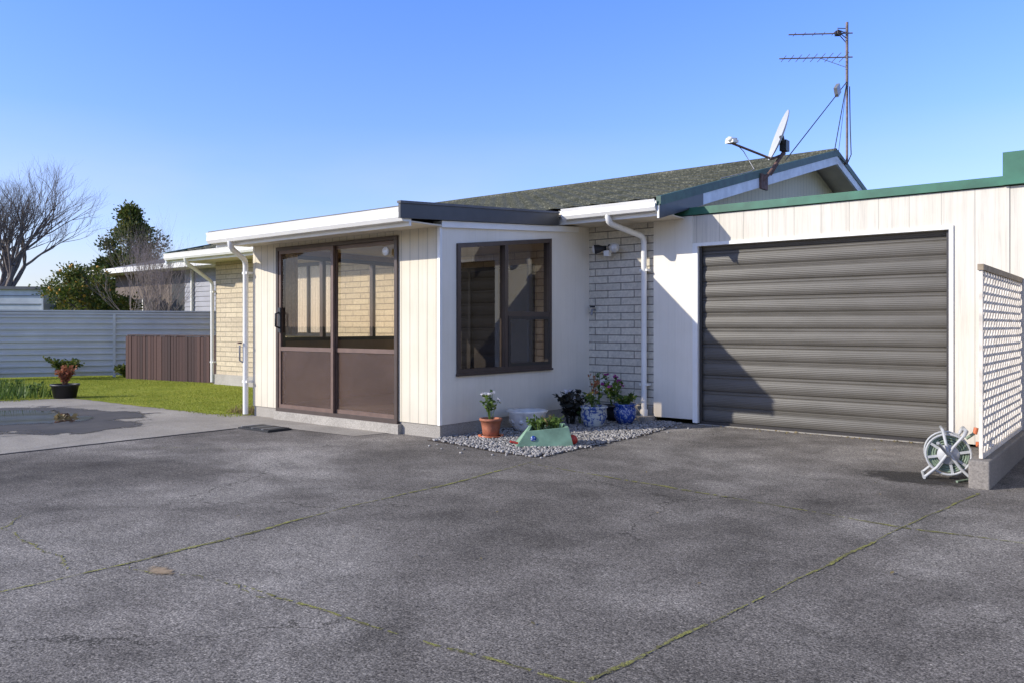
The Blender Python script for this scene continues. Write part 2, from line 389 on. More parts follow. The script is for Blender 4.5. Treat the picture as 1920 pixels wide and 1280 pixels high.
for i in range(90): b.leaf((U(-4.3,-1.7),9.05-abs(random.gauss(0,.06)),.006),(U(-1,1),U(-1,1),U(0,.3)),U(.015,.04),U(.01,.02),'drytuft')
for i in range(60): b.leaf((-1.15-abs(random.gauss(0,.08)),U(7.4,9),.006),(U(-1,1),U(-1,1),U(0,.3)),U(.015,.04),U(.01,.02),'drytuft')
b.obj('fallen_leaves')

# ---------------------------------------------------------------- house
H=empty('brick_house',(-10,9.1,0)); 
def P(ob):
    ob.parent=H; ob.matrix_parent_inverse=Matrix.Translation((10,-9.1,0)); return ob
Yw=9.1; RY=14.95; RZ=4.33; EZ=2.68; EY=8.4; SL=(RZ-EZ)/(RY-EY)
b=B()
b.box(-15.28,-6.1,Yw,Yw+.12,.22,2.53,'brick_cream')
b.box(-15.28,-15.16,Yw+.12,20.8,.22,2.53,'brick_cream')
b.box(-15.16,-5,20.68,20.8,.22,2.53,'brick_cream')
b.prismX([(9.1,2.53),(20.8,2.53),(RY,RZ-.08)],-15.26,-15.18,'gable')
b.prismX([(9.22,2.4),(20.8,2.4),(20.8,2.53+.02),(RY,RZ-.10),(9.22,2.6)],-5.08,-5.0,'gable')
P(b.obj('brick_walls'))
b=B(); b.box(-6.1,-5.0,Yw,Yw+.12,.18,2.53,'brick_shadelift'); P(b.obj('entry_brick_wall'))
b=B(); b.box(-15.31,-9.5,Yw-.03,Yw+.12,-.02,.22,'concrete_lt'); b.box(-6.0,-5.02,Yw-.02,Yw+.1,-.02,.18,'concrete_lt')
b.box(-15.31,-15.2,Yw+.12,20.8,-.02,.22,'concrete_lt'); P(b.obj('foundation'))
b=B(); X0,X1=-15.85,-4.52; nx=150; nc=18
for side in (0,1):
    rows=[]
    for c in range(nc):
        for fr,off in ((0,.035),(1,.006)):
            s=(c+fr)/nc; y=EY+(RY-EY)*s; z=EZ+(RZ-EZ)*s+off
            if side: y=2*RY-y
            rows.append((y,z))
    vs=[];fs=[]
    for y,z in rows:
        for i in range(nx+1):
            x=X0+(X1-X0)*i/nx; vs.append((x,y,z+.010*math.sin(i*2*math.pi/4)))
    for r in range(len(rows)-1):
        for i in range(nx):
            q=(r*(nx+1)+i,r*(nx+1)+i+1,(r+1)*(nx+1)+i+1,(r+1)*(nx+1)+i)
            fs.append(q if not side else q[::-1])
    b.add(vs,fs,'roof')
b.tube([(X0,RY,RZ+.02),(X1,RY,RZ+.02)],.07,'roof',8)
b.prismX([(EY,EZ-.03),(RY,RZ-.03),(2*RY-EY,EZ-.03),(2*RY-EY,EZ-.06),(RY,RZ-.06),(EY,EZ-.06)],X0+.02,X1-.02,'soffit')
P(b.obj('roof'))
b=B()
for xa,xb in((X1-.02,X1+.015),(X0-.015,X0+.02)):
    for sgn in (1,-1):
        def yy(y): return y if sgn==1 else 2*RY-y
        def band(z0,z1,dx,mat,ya=EY-.08):
            za=EZ+(ya-EY)*SL
            b.prismX([(yy(ya),za+z0),(yy(RY),RZ+z0),(yy(RY),RZ+z1),(yy(ya),za+z1)],xa-dx,xb+dx,mat)
        band(-.20,-.055,0,'bargewhite'); band(-.055,.055,.012,'greentrim')
b.prismX([(8.3,2.45),(9.45,2.45+1.15*SL),(9.45,2.62+1.15*SL),(8.3,2.62)],X1+.016,X1+.022,'darkfascia')
P(b.obj('barge_boards'))
b=B()
def gutter(xa,xb,y,z,h=.13):
    pr=[(y,z),(y-.10,z+.0),(y-.125,z+.04),(y-.12,z+.09),(y-.135,z+h),(y-.12,z+h),(y-.105,z+.09),(y-.02,z+.03),(y,z+h-.02)]
    b.prismX(pr,xa,xb,'white')
gutter(-15.86,-9.66,EY,2.55); gutter(-5.88,-4.55,EY,2.55)
b.box(-15.84,-4.56,EY+.002,EY+.03,2.5,2.68,'white')
gutter(-9.62,-5.96,5.72,2.27,.14)
b.box(-9.6,-5.97,5.722,5.75,2.23,2.41,'white')
P(b.obj('gutters'))
b=B(); b.box(-15.82,-4.56,EY+.03,Yw,2.53,2.545,'soffit'); b.box(-15.82,-15.28,Yw,20,2.53,2.545,'soffit')
b.box(-9.58,-5.97,5.75,6.2,2.27,2.285,'soffit'); P(b.obj('soffit'))
def rz(y): return 2.33+.074*(y-6.2)
b=B(); px0,px1,py=-9.49,-6.0,6.2; wy0,wy1=6.46,8.21
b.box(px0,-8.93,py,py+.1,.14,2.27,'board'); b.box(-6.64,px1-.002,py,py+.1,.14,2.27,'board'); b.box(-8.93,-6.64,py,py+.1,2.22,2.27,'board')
P(b.obj('porch_front_wall'))
b=B()
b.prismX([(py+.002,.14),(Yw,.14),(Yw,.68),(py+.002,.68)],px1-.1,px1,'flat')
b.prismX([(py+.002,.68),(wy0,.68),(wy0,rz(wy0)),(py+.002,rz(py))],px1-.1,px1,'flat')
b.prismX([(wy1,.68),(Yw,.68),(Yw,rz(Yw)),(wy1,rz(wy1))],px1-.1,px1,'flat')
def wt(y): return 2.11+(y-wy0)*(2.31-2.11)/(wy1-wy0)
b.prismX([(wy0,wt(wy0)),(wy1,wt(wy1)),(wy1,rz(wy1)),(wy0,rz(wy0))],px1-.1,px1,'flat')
b.box(px1-.03,px1+.008,py-.008,py+.0,.14,2.27,'white'); b.box(px1+.001,px1+.008,py,py+.03,.14,2.32,'white')
P(b.obj('porch_side_wall'))
b=B(); b.box(px0+.01,px1-.01,py+.015,Yw,-.02,.14,'concrete_lt'); b.box(-8.95,-6.6,py-.05,py+.015,-.02,.11,'concrete_lt'); P(b.obj('porch_foundation'))
b=B()
b.prismX([(5.62,2.40),(EY+.06,2.40+.07*2.84),(EY+.06,2.43+.07*2.84),(5.62,2.43)],-9.62,-5.94,'nroof')
P(b.obj('porch_roof'))
b=B()
b.prismX([(5.56,2.29),(8.30,2.29+.07*2.74),(8.30,2.45+.07*2.74),(5.56,2.45)],-5.96,-5.93,'darkfascia')
b.prismX([(5.55,2.44),(8.30,2.44+.07*2.75),(8.30,2.465+.07*2.75),(5.55,2.465)],-5.97,-5.915,'nroof')
b.prismX([(6.2,2.26),(8.8,2.26+.07*2.6),(8.8,2.33+.07*2.6),(6.2,2.33)],-6.0,-5.965,'white')
P(b.obj('porch_fascia'))
b=B()
b.box(px0+.1,px1-.1,py+.1,Yw-.03,.141,.15,'infloor'); b.box(px0+.05,px1-.1,py+.1,Yw-.03,2.275,2.29,'ceiling')
b.box(-9.42,-8.75,Yw-.03,Yw-.005,.15,2.27,'brick_cream'); b.box(-8.75,-6.9,Yw-.03,Yw-.005,2.08,2.27,'brick_cream')
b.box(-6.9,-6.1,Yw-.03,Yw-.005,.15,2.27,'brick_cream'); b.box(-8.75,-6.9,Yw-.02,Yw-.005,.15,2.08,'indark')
for x in (-8.75,-8.15,-7.5,-6.95): b.box(x,x+.05,Yw-.07,Yw-.03,.15,2.08,'darkalu')
b.box(-8.75,-6.9,Yw-.07,Yw-.03,2.03,2.08,'darkalu')
P(b.obj('porch_interior'))
b=B()
b.box(px0,px0+.08,py+.1,Yw-.03,.14,1.0,'inwall'); b.box(px0,px0+.08,py+.1,Yw-.03,2.2,2.28,'inwall')
b.box(px0-.01,px0+.1,py+.1,Yw-.03,1.0,1.05,'brown'); b.box(px0-.005,px0+.085,py+.1,Yw-.03,2.14,2.2,'brown')
for y in (6.31,7.30,8.25,8.98): b.box(px0,px0+.07,y,y+.06,1.05,2.14,'brown')
b.paneX(px0+.03,[(py+.1,1.05),(Yw-.03,1.05),(Yw-.03,2.14),(py+.1,2.14)],'glass')
P(b.obj('porch_left_glazing'))
b=B(); x0,x1,z0,z1=-8.93,-6.64,.11,2.22; y=py-.03
def frame(xa,xb,za,zb,ya,yb,w,mat):
    b.box(xa,xa+w,ya,yb,za,zb,mat); b.box(xb-w,xb,ya,yb,za,zb,mat); b.box(xa+w,xb-w,ya,yb,za,za+w,mat); b.box(xa+w,xb-w,ya,yb,zb-w,zb,mat)
frame(x0,x1,z0,z1,y,y+.12,.045,'brown')
xm=-7.80
frame(x0+.045,xm+.025,z0+.045,z1-.045,y+.012,y+.045,.045,'bronze'); b.box(x0+.09,xm-.02,y+.014,y+.043,.89,.94,'bronze')
frame(xm-.02,x1-.045,z0+.045,z1-.045,y+.055,y+.09,.045,'bronze'); b.box(xm+.025,x1-.09,y+.057,y+.088,.89,.94,'bronze')
b.paneY(x0+.09,xm-.02,y+.03,.94,z1-.09,'glass'); b.paneY(xm+.025,x1-.09,y+.072,.94,z1-.09,'glass')
b.paneY(x0+.09,xm-.02,y+.03,z0+.09,.89,'obscure'); b.paneY(xm+.025,x1-.09,y+.072,z0+.09,.89,'obscure')
P(b.obj('sliding_door'))
b=B(); b.tube([(-8.845,y,1.18),(-8.845,y-.06,1.2),(-8.845,y-.06,1.36),(-8.845,y,1.38)],.014,'black'); b.box(-8.87,-8.82,y-.01,y+.012,1.12,1.44,'black')
P(b.obj('door_handle'))
b=B(); b.lathe([(0,0),(.05,0),(.05,.02),(0,.02)],(-6.82,py-.02,2.05),'white',16,axis=(0,-1,0)); P(b.obj('door_sticker'))
b=B(); b.lathe([(.0,0),(.05,0),(.07,.12),(.06,.12),(.05,.02)],(-6.86,6.46,.93),'terracotta',14); b.box(-8.85,-6.65,6.36,6.56,.9,.925,'darkalu'); P(b.obj('interior_shelf'))
b=B(); frame(-12.85,-11.4,1.02,2.36,Yw-.05,Yw-.002,.06,'darkalu'); b.box(-12.15,-12.1,Yw-.045,Yw-.004,1.08,2.3,'darkalu')
b.paneY(-12.79,-11.46,Yw-.02,1.08,2.3,'glass')
P(b.obj('bedroom_window'))
b=B(); vs=[];n=120
for i in range(n+1):
    x=-12.79+1.33*i/n; yy_=Yw-.008+.004*math.sin(i*.9)
    vs+= [(x,yy_,1.09),(x,yy_,2.3)]
b.add(vs,[(2*i,2*i+2,2*i+3,2*i+1) for i in range(n)],'curtain',True); P(b.obj('lace_curtain'))
b=B(); vs=[];n=80
for i in range(n+1):
    yq=6.33+.5*i/n; xq=px0+.13+.012*math.sin(i*.55)
    vs+= [(xq,yq,1.08),(xq,yq,2.2)]
b.add(vs,[(2*i,2*i+2,2*i+3,2*i+1) for i in range(n)],'curtain',True); P(b.obj('porch_curtain'))
b=B(); X=px1; 
def rk(y,o=0): return wt(y)-o
w=.05
b.prismX([(wy0,.68),(wy0+w,.68),(wy0+w,rk(wy0+w)),(wy0,rk(wy0))],X-.07,X+.025,'brown')
b.prismX([(wy1-w,.68),(wy1,.68),(wy1,rk(wy1)),(wy1-w,rk(wy1-w))],X-.07,X+.025,'brown')
b.prismX([(wy0+w,.68),(wy1-w,.68),(wy1-w,.73),(wy0+w,.73)],X-.07,X+.025,'brown')
b.prismX([(wy0+w,rk(wy0+w,w)),(wy1-w,rk(wy1-w,w)),(wy1-w,rk(wy1-w)),(wy0+w,rk(wy0+w))],X-.07,X+.025,'brown')
ym=7.31
b.prismX([(ym-.03,.73),(ym+.03,.73),(ym+.03,rk(ym+.03,w)),(ym-.03,rk(ym-.03,w))],X-.06,X+.022,'brown')
b.box(X-.06,X+.02,ym+.03,wy1-w,1.32,1.38,'brown')
b.box(X-.03,X+.03,ym+.03,ym+.065,.73,1.32,'darkalu'); b.box(X-.03,X+.03,wy1-w-.035,wy1-w,.73,1.32,'darkalu'); b.box(X-.03,X+.03,ym+.065,wy1-w-.035,1.285,1.32,'darkalu'); b.box(X-.03,X+.03,ym+.065,wy1-w-.035,.73,.765,'darkalu')
b.paneX(X-.02,[(wy0+w,.73),(wy1-w,.73),(wy1-w,rk(wy1-w,w)),(wy0+w,rk(wy0+w,w))],'glassR')
b.box(X+.001,X+.04,wy0-.01,wy1+.01,.655,.68,'brown')
P(b.obj('side_window'))
# garage
b=B(); gx0,gx1=-4.394,-1.643; gt=2.18
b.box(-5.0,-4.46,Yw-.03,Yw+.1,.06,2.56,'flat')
P(b.obj('garage_return_panel'))
b=B()
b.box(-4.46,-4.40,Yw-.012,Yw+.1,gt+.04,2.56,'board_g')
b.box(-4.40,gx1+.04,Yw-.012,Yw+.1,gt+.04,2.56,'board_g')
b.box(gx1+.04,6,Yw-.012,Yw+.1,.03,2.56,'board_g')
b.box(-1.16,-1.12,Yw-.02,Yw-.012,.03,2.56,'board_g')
P(b.obj('garage_front_wall'))
b=B(); b.box(-4.46,gx0,Yw-.03,Yw+.12,0.02,gt+.04,'white'); b.box(gx1,gx1+.04,Yw-.03,Yw+.12,0.02,gt+.04,'white'); b.box(gx0,gx1,Yw-.03,Yw+.12,gt,gt+.04,'white')
P(b.obj('garage_door_frame'))
b=B(); b.box(-4.98,6,9.2,16,2.5,2.54,'nroof'); b.box(5.9,6,9.2,16,0,2.5,'flat'); b.box(-4.98,6,15.9,16,0,2.5,'flat'); P(b.obj('garage_roof'))
b=B(); b.box(-4.70,-1.17,Yw-.045,Yw+.14,2.57,2.66,'green'); b.box(-1.17,6.02,Yw-.07,Yw+.6,2.57,2.885,'green'); P(b.obj('parapet_flashing'))
b=B(); prof=[]; rib=.19; z=.03; 
while z<gt-.001:
    for k in range(14):
        f=k/14; zz=z+f*rib
        if zz>gt+.01: break
        d=.024*(math.sin(math.pi*min(1,f/.80))**.5) if f<.80 else .012*math.sin(math.pi*(f-.80)/.20)
        prof.append((Yw+.085-d,zz))
    z+=rib
vs=[(gx0,y_,z_) for y_,z_ in prof]+[(gx1,y_,z_) for y_,z_ in prof]; n=len(prof)
b.add(vs,[(i,n+i,n+i+1,i+1) for i in range(n-1)],'door',False)
b.box(gx0,gx1,Yw+.03,Yw+.1,.008,.04,'darkalu'); b.box(gx0,gx1,Yw-.02,Yw+.12,.001,.008,'concrete_lt')
b.box(gx0,gx0+.03,Yw+.02,Yw+.04,.03,gt,'darkalu'); b.box(gx1-.03,gx1,Yw+.02,Yw+.04,.03,gt,'darkalu')
P(b.obj('garage_door'))
def pipe(name,pts,r=.036):
    b=B(); pp=[Vector(p) for p in pts]; out=[pp[0]]
    for i in range(1,len(pp)-1):
        a=(pp[i-1]-pp[i]).normalized()*.07; c=(pp[i+1]-pp[i]).normalized()*.07
        out+= [pp[i]+a,pp[i]+(a+c)*.28,pp[i]+c]
    out.append(pp[-1]); b.tube(out,r,'white',12)
    for z in (.45,1.9):
        if pts[-1][2]<z: b.box(pts[-1][0]-.055,pts[-1][0]+.055,pts[-1][1]-.02,pts[-1][1]+.09,z,z+.03,'white')
    P(b.obj(name))
pipe('downpipe',[(-9.15,5.65,2.29),(-9.15,5.65,2.2),(-9.54,6.12,2.08),(-9.54,6.12,.03)])
pipe('downpipe',[(-5.22,8.33,2.56),(-5.22,8.33,2.46),(-5.1,9.0,2.34),(-5.1,9.0,.05)])
pipe('downpipe',[(-15.1,8.33,2.56),(-15.1,8.33,2.48),(-15.33,9.05,2.12),(-15.33,9.05,.05)])
b=B(); b.box(-5.22,-4.98,8.82,9.07,0.01,.07,'concrete_lt'); b.lathe([(.045,0),(.05,.0),(.05,.09),(.04,.09)],(-5.1,9.0,.06),'white',12); P(b.obj('drain_surround',bevel=.01))
b=B(); b.tube([(-9.57,6.05,.95),(-9.57,6.05,.75),(-9.57,6.1,.72)],.012,'metalgrey'); b.lathe([(0,0),(.03,0),(.03,.02),(0,.02)],(-9.57,6.05,.97),'rust',10); P(b.obj('garden_tap'))
b=B(); b.tube([(-5.9,9.09,1.42),(-5.9,9.02,1.42),(-5.9,9.0,1.35)],.016,'metalgrey'); b.lathe([(0,0),(.035,0),(.035,.02),(0,.02)],(-5.9,9.03,1.45),'black',10)
b.box(-5.83,-5.72,9.07,9.09,.33,.52,'white'); P(b.obj('wall_tap'))
b=B(); c=Vector((-5.62,9.0,2.23)); b.lathe([(0,0),(.05,0),(.05,.03),(0,.03)],(-5.62,9.1,2.25),'white',14,axis=(0,-1,0))
b.tube([(-5.62,9.07,2.25),(-5.62,9.0,2.26)],.02,'black')
for s_ in(-1,1):
    a=Vector((s_*.8,-.55,-.12)).normalized(); st=c+Vector((s_*.03,-.02,.0))
    b.lathe([(.0,0),(.03,0),(.035,.05),(.055,.10),(.062,.16)],st,'black' if s_==-1 else 'white',16,axis=a)
    b.lathe([(.06,.15),(.045,.18),(0,.19)],st,'ceramic',16,axis=a)
b.box(-5.66,-5.58,8.93,8.99,2.12,2.19,'white')
b.obj('security_light',origin=(-5.62,9.05,2.23))

# ---------------------------------------------------------------- antenna + dish
b=B(); mx,my=-4.44,15.3
b.tube([(mx,my-.15,4.15),(mx,my,4.22),(mx,my,5.7)],.022,'mast'); b.tube([(mx,my,5.6),(mx,my,6.78)],.026,'mast')
r=Vector((-.82,-.57,0)).normalized(); pr=Vector((-r.y,r.x,0))
for z,L,n in ((6.58,1.05,6),(6.14,1.22,9)):
    st=Vector((mx,my,z))
    b.tube([st-r*.1,st+r*L],.012,'mast',6)
    for i in range(n):
        p=st+r*(L*(i+.4)/n); hl=.16+.012*(n-i) if z<6.3 else .09
        d=(pr+Vector((0,0,.0)))*hl
        b.tube([p-d,p+d],.006,'mast',5)
st=Vector((mx,my,6.58))
for zz in(-.14,-.05,.05,.14): b.tube([st-r*.05+Vector((0,0,zz))-pr*.15,st+r*.22+Vector((0,0,zz*.3))+pr*.15],.009,'mast',5)
b.obox(st+r*.16,r*.05,pr*.04,Vector((0,0,.04)),'black')
st2=Vector((mx,my,6.14)); b.tube([st2-r*.02+Vector((0,0,-.2)),st2+r*.5],.006,'metalgrey',5)
b.tube([(mx,my,5.69),(-4.5,12.35,3.78)],.009,'black',5); b.tube([(mx,my,5.69),(-4.5,14.75,4.3)],.009,'black',5); b.tube([(mx,my,5.69),(-4.5,15.0,4.35)],.005,'black',5)
b.obox((mx-.02,my-.5,5.42),(.03,.0,0),(0,.08,.06),(0,-.05,.07),'metalgrey')
cb=[Vector((mx+.04,my+.02,5.6)),Vector((mx+.05,my+.03,4.8)),Vector((mx+.06,my+.05,4.35)),Vector((mx+.03,my-.1,4.15)),Vector((mx,my-.4,4.22))]
b.tube(cb,.01,'black',5)
b.obj('tv_antenna',origin=(mx,my,4.2))
b=B(); C=Vector((-4.36,11.66,4.02)); n=Vector((-.87,-.55,.36)).normalized()
prof=[(.38*i/8,.05*(i/8)**2) for i in range(9)]
b.lathe(prof,C-n*.05,'dishwhite',32,axis=n); b.lathe([(r_,z_-.012) for r_,z_ in prof]+[(.38,.05)],C-n*.05,'dishwhite',32,axis=n)
mt=Vector((-4.32,11.83,3.82))
b.tube([(-4.49,11.38,3.32),(-4.42,11.5,3.45),mt],.028,'rust'); b.tube([(-4.49,11.7,3.45),(-4.4,11.75,3.62)],.018,'rust')
b.box(-4.505,-4.47,11.3,11.55,3.2,3.42,'rust')
b.obox(mt+Vector((-.0,-.02,.06)),(.05,0,0),(0,.07,.0),(0,0,.08),'darkfascia'); b.tube([mt,C-n*.05],.035,'darkfascia')
lb=C-n*.02+Vector((-.1,-.05,-.34)); ln=Vector((-4.80,11.02,3.90))
b.tube([mt-Vector((0,0,.05)),lb,ln-Vector((0,0,.05))],.018,'rust')
for k in(-1,1):
    q=ln+Vector((-.55,.62,0))*.05*k
    b.lathe([(0,0),(.03,0),(.035,.05),(.02,.07),(.02,.13),(0,.13)],q-Vector((.05,.05,0)),'white',12,axis=(.7,.7,-.0))
b.obox(ln-Vector((0,0,.03)),(.07,-.02,0),(.02,.05,0),(0,0,.02),'white')
b.tube([ln,(-4.7,11.2,3.75),(-4.6,11.35,3.5),(-4.56,11.1,3.42),(-4.6,10.2,3.2)],.006,'metalgrey',5)
b.obj('satellite_dish',origin=(-4.4,11.5,3.4))

# ---------------------------------------------------------------- lattice + kerb
b=B(); lx=-1.03; ly0,ly1,lz0,lz1=6.9,9.06,.24,1.62
def clip(y0,z0,y1,z1):
    t0,t1=0,1; dy,dz=y1-y0,z1-z0
    for p,q in((-dy,y0-ly0),(dy,ly1-y0),(-dz,z0-lz0),(dz,lz1-z0)):
        if p==0:
            if q<0:return None
        else:
            r_=q/p
            if p<0:t0=max(t0,r_)
            else:t1=min(t1,r_)
    return (y0+dy*t0,z0+dz*t0,y0+dy*t1,z0+dz*t1) if t0<t1 else None
for s_ in(1,-1):
    c=-4
    while c<4:
        ya,za=ly0-3,lz0+c-3*s_*1.0; yb,zb=ly1+3,lz0+c+(ly1-ly0+3)*s_
        q=clip(ya,za,yb,zb)
        if q:
            A=Vector((lx+.005*s_,q[0],q[1]));Bq=Vector((lx+.005*s_,q[2],q[3])); d=(Bq-A)
            if d.length>.02:
                dn=d.normalized(); b.obox((A+Bq)/2,dn*d.length/2,Vector((1,0,0)).cross(dn)*.0145,Vector((.0045,0,0)),'lattice')
        c+=.135
b.box(lx-.012,lx+.012,ly0-.035,ly0,.215,1.64,'lattice'); b.box(lx-.016,lx+.016,ly1,ly1+.025,.21,1.62,'lattice')
b.box(lx-.014,lx+.014,ly0,ly1,.21,.245,'lattice'); b.box(lx-.02,lx+.02,ly0-.05,ly1+.02,1.62,1.665,'latticecap')
b.obj('lattice_screen',origin=(lx,8,.2))
b=B(); b.box(lx-.07,lx+.07,6.78,Yw-.04,-.01,.21,'curb'); b.obj('kerb',origin=(lx,8,0),bevel=.012)

# ---------------------------------------------------------------- hose reel
b=B(); hc=Vector((-1.30,7.12,.20)); ax=Vector((.25,-.968,0)).normalized(); sd=Vector((ax.y,-ax.x,0))*-1
Z=Vector((0,0,1))
for o in(-.09,.09):
    c=hc+ax*o
    b.lathe([(.15,-.008),(.165,-.008),(.165,.008),(.15,.008),(.15,-.008)],c,'reel',32,axis=ax)
    b.lathe([(.0,.012),(.075,.012),(.08,.0),(.075,-.01),(.0,-.01)],c,'reel',24,axis=ax)
    for k in range(8):
        a=k*math.pi/4+.2; d=sd*math.cos(a)+Z*math.sin(a); t_=ax.cross(d)
        b.obox(c+d*.112,d*.042,t_*.010,ax*.005,'reel')
b.lathe([(.07,-.085),(.07,.085)],hc,'reel',20,axis=ax)
for layer,rad in ((0,.088),(1,.106),(2,.124),(3,.138)):
    pts=[]
    for i in range(7*24+1):
        a=2*math.pi*i/24; w_=-.074+.148*i/(7*24)
        pts.append(hc+ax*w_+(sd*math.cos(a)+Z*math.sin(a))*(rad+.003*math.sin(i*.37+layer)))
    b.tube(pts,.0095,'hose',6)
for o in(-.125,.125):
    c=hc+ax*o
    for s_ in(-1,1):
        b.tube([c+Z*.02,c+sd*.08*s_-Z*.10,c+sd*.17*s_-Z*.185],.012,'reel')
    b.tube([c,c+Z*.06+sd*.03,c+sd*.1+Z*.15],.011,'reel')
b.tube([hc-ax*.13+sd*.1+Z*.15,hc-ax*.13+sd*.12+Z*.19,hc+ax*.13+sd*.12+Z*.19,hc+ax*.13+sd*.1+Z*.15],.015,'reel')
b.tube([hc-ax*.13-sd*.02+Z*.15,hc-ax*.13-sd*.04+Z*.19,hc+ax*.13-sd*.04+Z*.19,hc+ax*.13,],.012,'reel')
for s_ in(-1,1): b.tube([hc-ax*.14+sd*.17*s_-Z*.185,hc+ax*.14+sd*.17*s_-Z*.185],.012,'reel')
b.tube([hc+ax*.13,hc+ax*.17,hc+ax*.17+sd*-.08+Z*.1,hc+ax*.21+sd*-.08+Z*.1],.012,'reel')
b.tube([hc+sd*.13+Z*.12,hc+sd*.18+Z*.16,hc+sd*.2+Z*.2],.012,'hose'); b.tube([hc+sd*.19+Z*.16,hc+sd*.20+Z*.21],.017,'orange')
b.tube([hc+sd*.21+Z*.06,hc+sd*.21+Z*.10],.015,'orange'); b.tube([hc+sd*.14-Z*.02,hc+sd*.2-Z*.1,hc+sd*.19-Z*.19,hc+sd*.05-Z*.19+ax*.2],.0095,'hose')
b.obj('hose_reel',origin=(-1.3,7.12,0))
b=B(); rect(b,-2.3,-1.11,6.3,7.6,.0035,'damp'); b.obj('damp_patch',drive)

# ---------------------------------------------------------------- gravel bed
b=B()
b.add([(-6.0,6.0,.004),(-5.4,5.95,.004),(-4.75,5.82,.004),(-4.42,6.0,.004),(-4.4,7.8,.004),(-4.55,8.7,.004),(-4.62,9.08,.004),(-6.0,9.08,.004)],[tuple(range(8))],'soil')
ico=[(0,0,1)]+[(math.cos(a)*.9,math.sin(a)*.9,.45) for a in [k*1.2566 for k in range(5)]]+[(math.cos(a)*.9,math.sin(a)*.9,-.45) for a in [k*1.2566+.628 for k in range(5)]]+[(0,0,-1)]
icf=[(0,i+1,(i+1)%5+1) for i in range(5)]+[(i+1,i+6,(i+1)%5+1) for i in range(5)]+[((i+1)%5+1,i+6,(i+1)%5+6) for i in range(5)]+[(11,(i+1)%5+6,i+6) for i in range(5)]
for i in range(7500):
    x=U(-5.98,-4.38); y=U(5.84,9.06); stray=R()<.015
    if not stray:
        if y<6.02-.18*max(0,(x+6))/1.2+U(0,.05) : continue
        if x>-4.4-(.2*max(0,y-7.8)/1.3)+U(-.06,.03): continue
    else: x+=U(-.1,.25); y-=U(0,.25)
    s_=U(.010,.020); a=U(0,6.28); ca,sa=math.cos(a),math.sin(a); fx,fy,fz=U(.8,1.4)*s_,U(.7,1)*s_,U(.45,.75)*s_
    b.add([(x+(vx*fx*ca-vy*fy*sa),y+(vx*fx*sa+vy*fy*ca),.006+(0 if stray else U(0,.012))+vz*fz) for vx,vy,vz in ico],icf,'pebble',True)
b.obj('gravel_bed')

# ---------------------------------------------------------------- plants
def plant(b,c,rad,h,nst,nlf,ls,mat,stem='leafg',flower=None,nfl=0,fs=.03):
    c=Vector(c)
    for i in range(nst):
        a=U(0,6.28); q=U(.2,1)*rad; tip=c+Vector((math.cos(a)*q,math.sin(a)*q,h*U(.6,1)))
        mid=(c+tip)/2+Vector((0,0,h*.12))
        b.tube([c+Vector((math.cos(a),math.sin(a),0))*rad*.15,mid,tip],[.004,.003,.002],stem,5)
        for k in range(nlf):
            t_=U(.25,1.0); p=(c.lerp(mid,t_*2) if t_<.5 else mid.lerp(tip,t_*2-1))
            b.leaf(p,(U(-1,1),U(-1,1),U(-.3,.9)),ls*U(.6,1.2),ls*U(.4,.7),mat)
        if flower and i<nfl:
            for k in range(9): b.leaf(tip,(U(-1,1),U(-1,1),U(-.2,1)),fs*U(.7,1.2),fs*.7,flower)
def potp(b,c,r0,r1,h,mat,n=28,rim=.012,ribs=0):
    b.lathe([(0,.004),(r0,.004),(r0+(r1-r0)*.5,h*.5),(r1,h*.86),(r1+rim,h*.87),(r1+rim,h),(r1-.008,h),(r1-.015,h*.85)],c,mat,n)
    b.lathe([(r1-.012,h*.87),(0,h*.9)],c,'soil',n)
c=(-5.62,6.60,.012); b=B(); potp(b,c,.085,.112,.20,'terracotta'); b.lathe([(0,0),(.13,0),(.14,.02),(.11,.015)],c,'orange',24)
plant(b,(c[0],c[1],.19),.13,.32,9,9,.06,'leafg',flower='fwhite',nfl=6,fs=.035); b.obj('terracotta_flower_pot',origin=c)
c=(-5.62,7.24,.012); b=B(); b.lathe([(0,0),(.13,0),(.15,.03),(.20,.10),(.215,.2),(.24,.225),(.235,.24),(.205,.22),(.195,.18)],c,'ceramic',32); b.lathe([(.195,.185),(0,.19)],c,'soil',24)
for k in range(10):
    a=k*.628; b.lathe([(0,0),(.035,.0),(.02,.012),(0,.014)],(c[0]+.195*math.cos(a),c[1]+.195*math.sin(a),c[2]+.12),'ceramic',8,axis=(math.cos(a),math.sin(a),0))
b.obj('ceramic_bowl_planter',origin=c)
b=B(); rt=Vector((.74,.67,0)).normalized(); fw=Vector((-rt.y,rt.x,0)); c=Vector((-4.80,6.48,.015))
def q(a,d,z): return c+rt*a+fw*d+Vector((0,0,z))
bt=[q(-.30,-.13,0),q(.27,-.13,0),q(.27,.15,0),q(-.30,.15,0)]; tp=[q(-.20,-.13,.15),q(.22,-.13,.19),q(.22,.20,.19),q(-.13,.20,.19)]
cen=sum(tp,Vector())/4; inn=[p+(cen-p)*.12 for p in tp]; inb=[p+(cen-p)*.16-Vector((0,0,.05)) for p in tp]
b.add(bt+tp+inn+inb,[(3,2,1,0),(0,1,5,4),(1,2,6,5),(2,3,7,6),(3,0,4,7),(4,5,9,8),(5,6,10,9),(6,7,11,10),(7,4,8,11),(8,9,13,12),(9,10,14,13),(10,11,15,14),(11,8,12,15)],'trough')
b.add(inb,[(0,1,2,3)],'soil')
b.lathe([(0,0),(.03,0),(.022,.006),(0,.007)],q(-.13,-.132,.08),'glaze2',12,axis=-fw)
b.lathe([(.0,-.015),(.05,-.015),(.05,.015),(0,.015)],q(.275,-.02,.05),'red',18,axis=fw)
b.tube([q(-.28,-.1,.03),q(-.36,-.11,.05)],.012,'red')
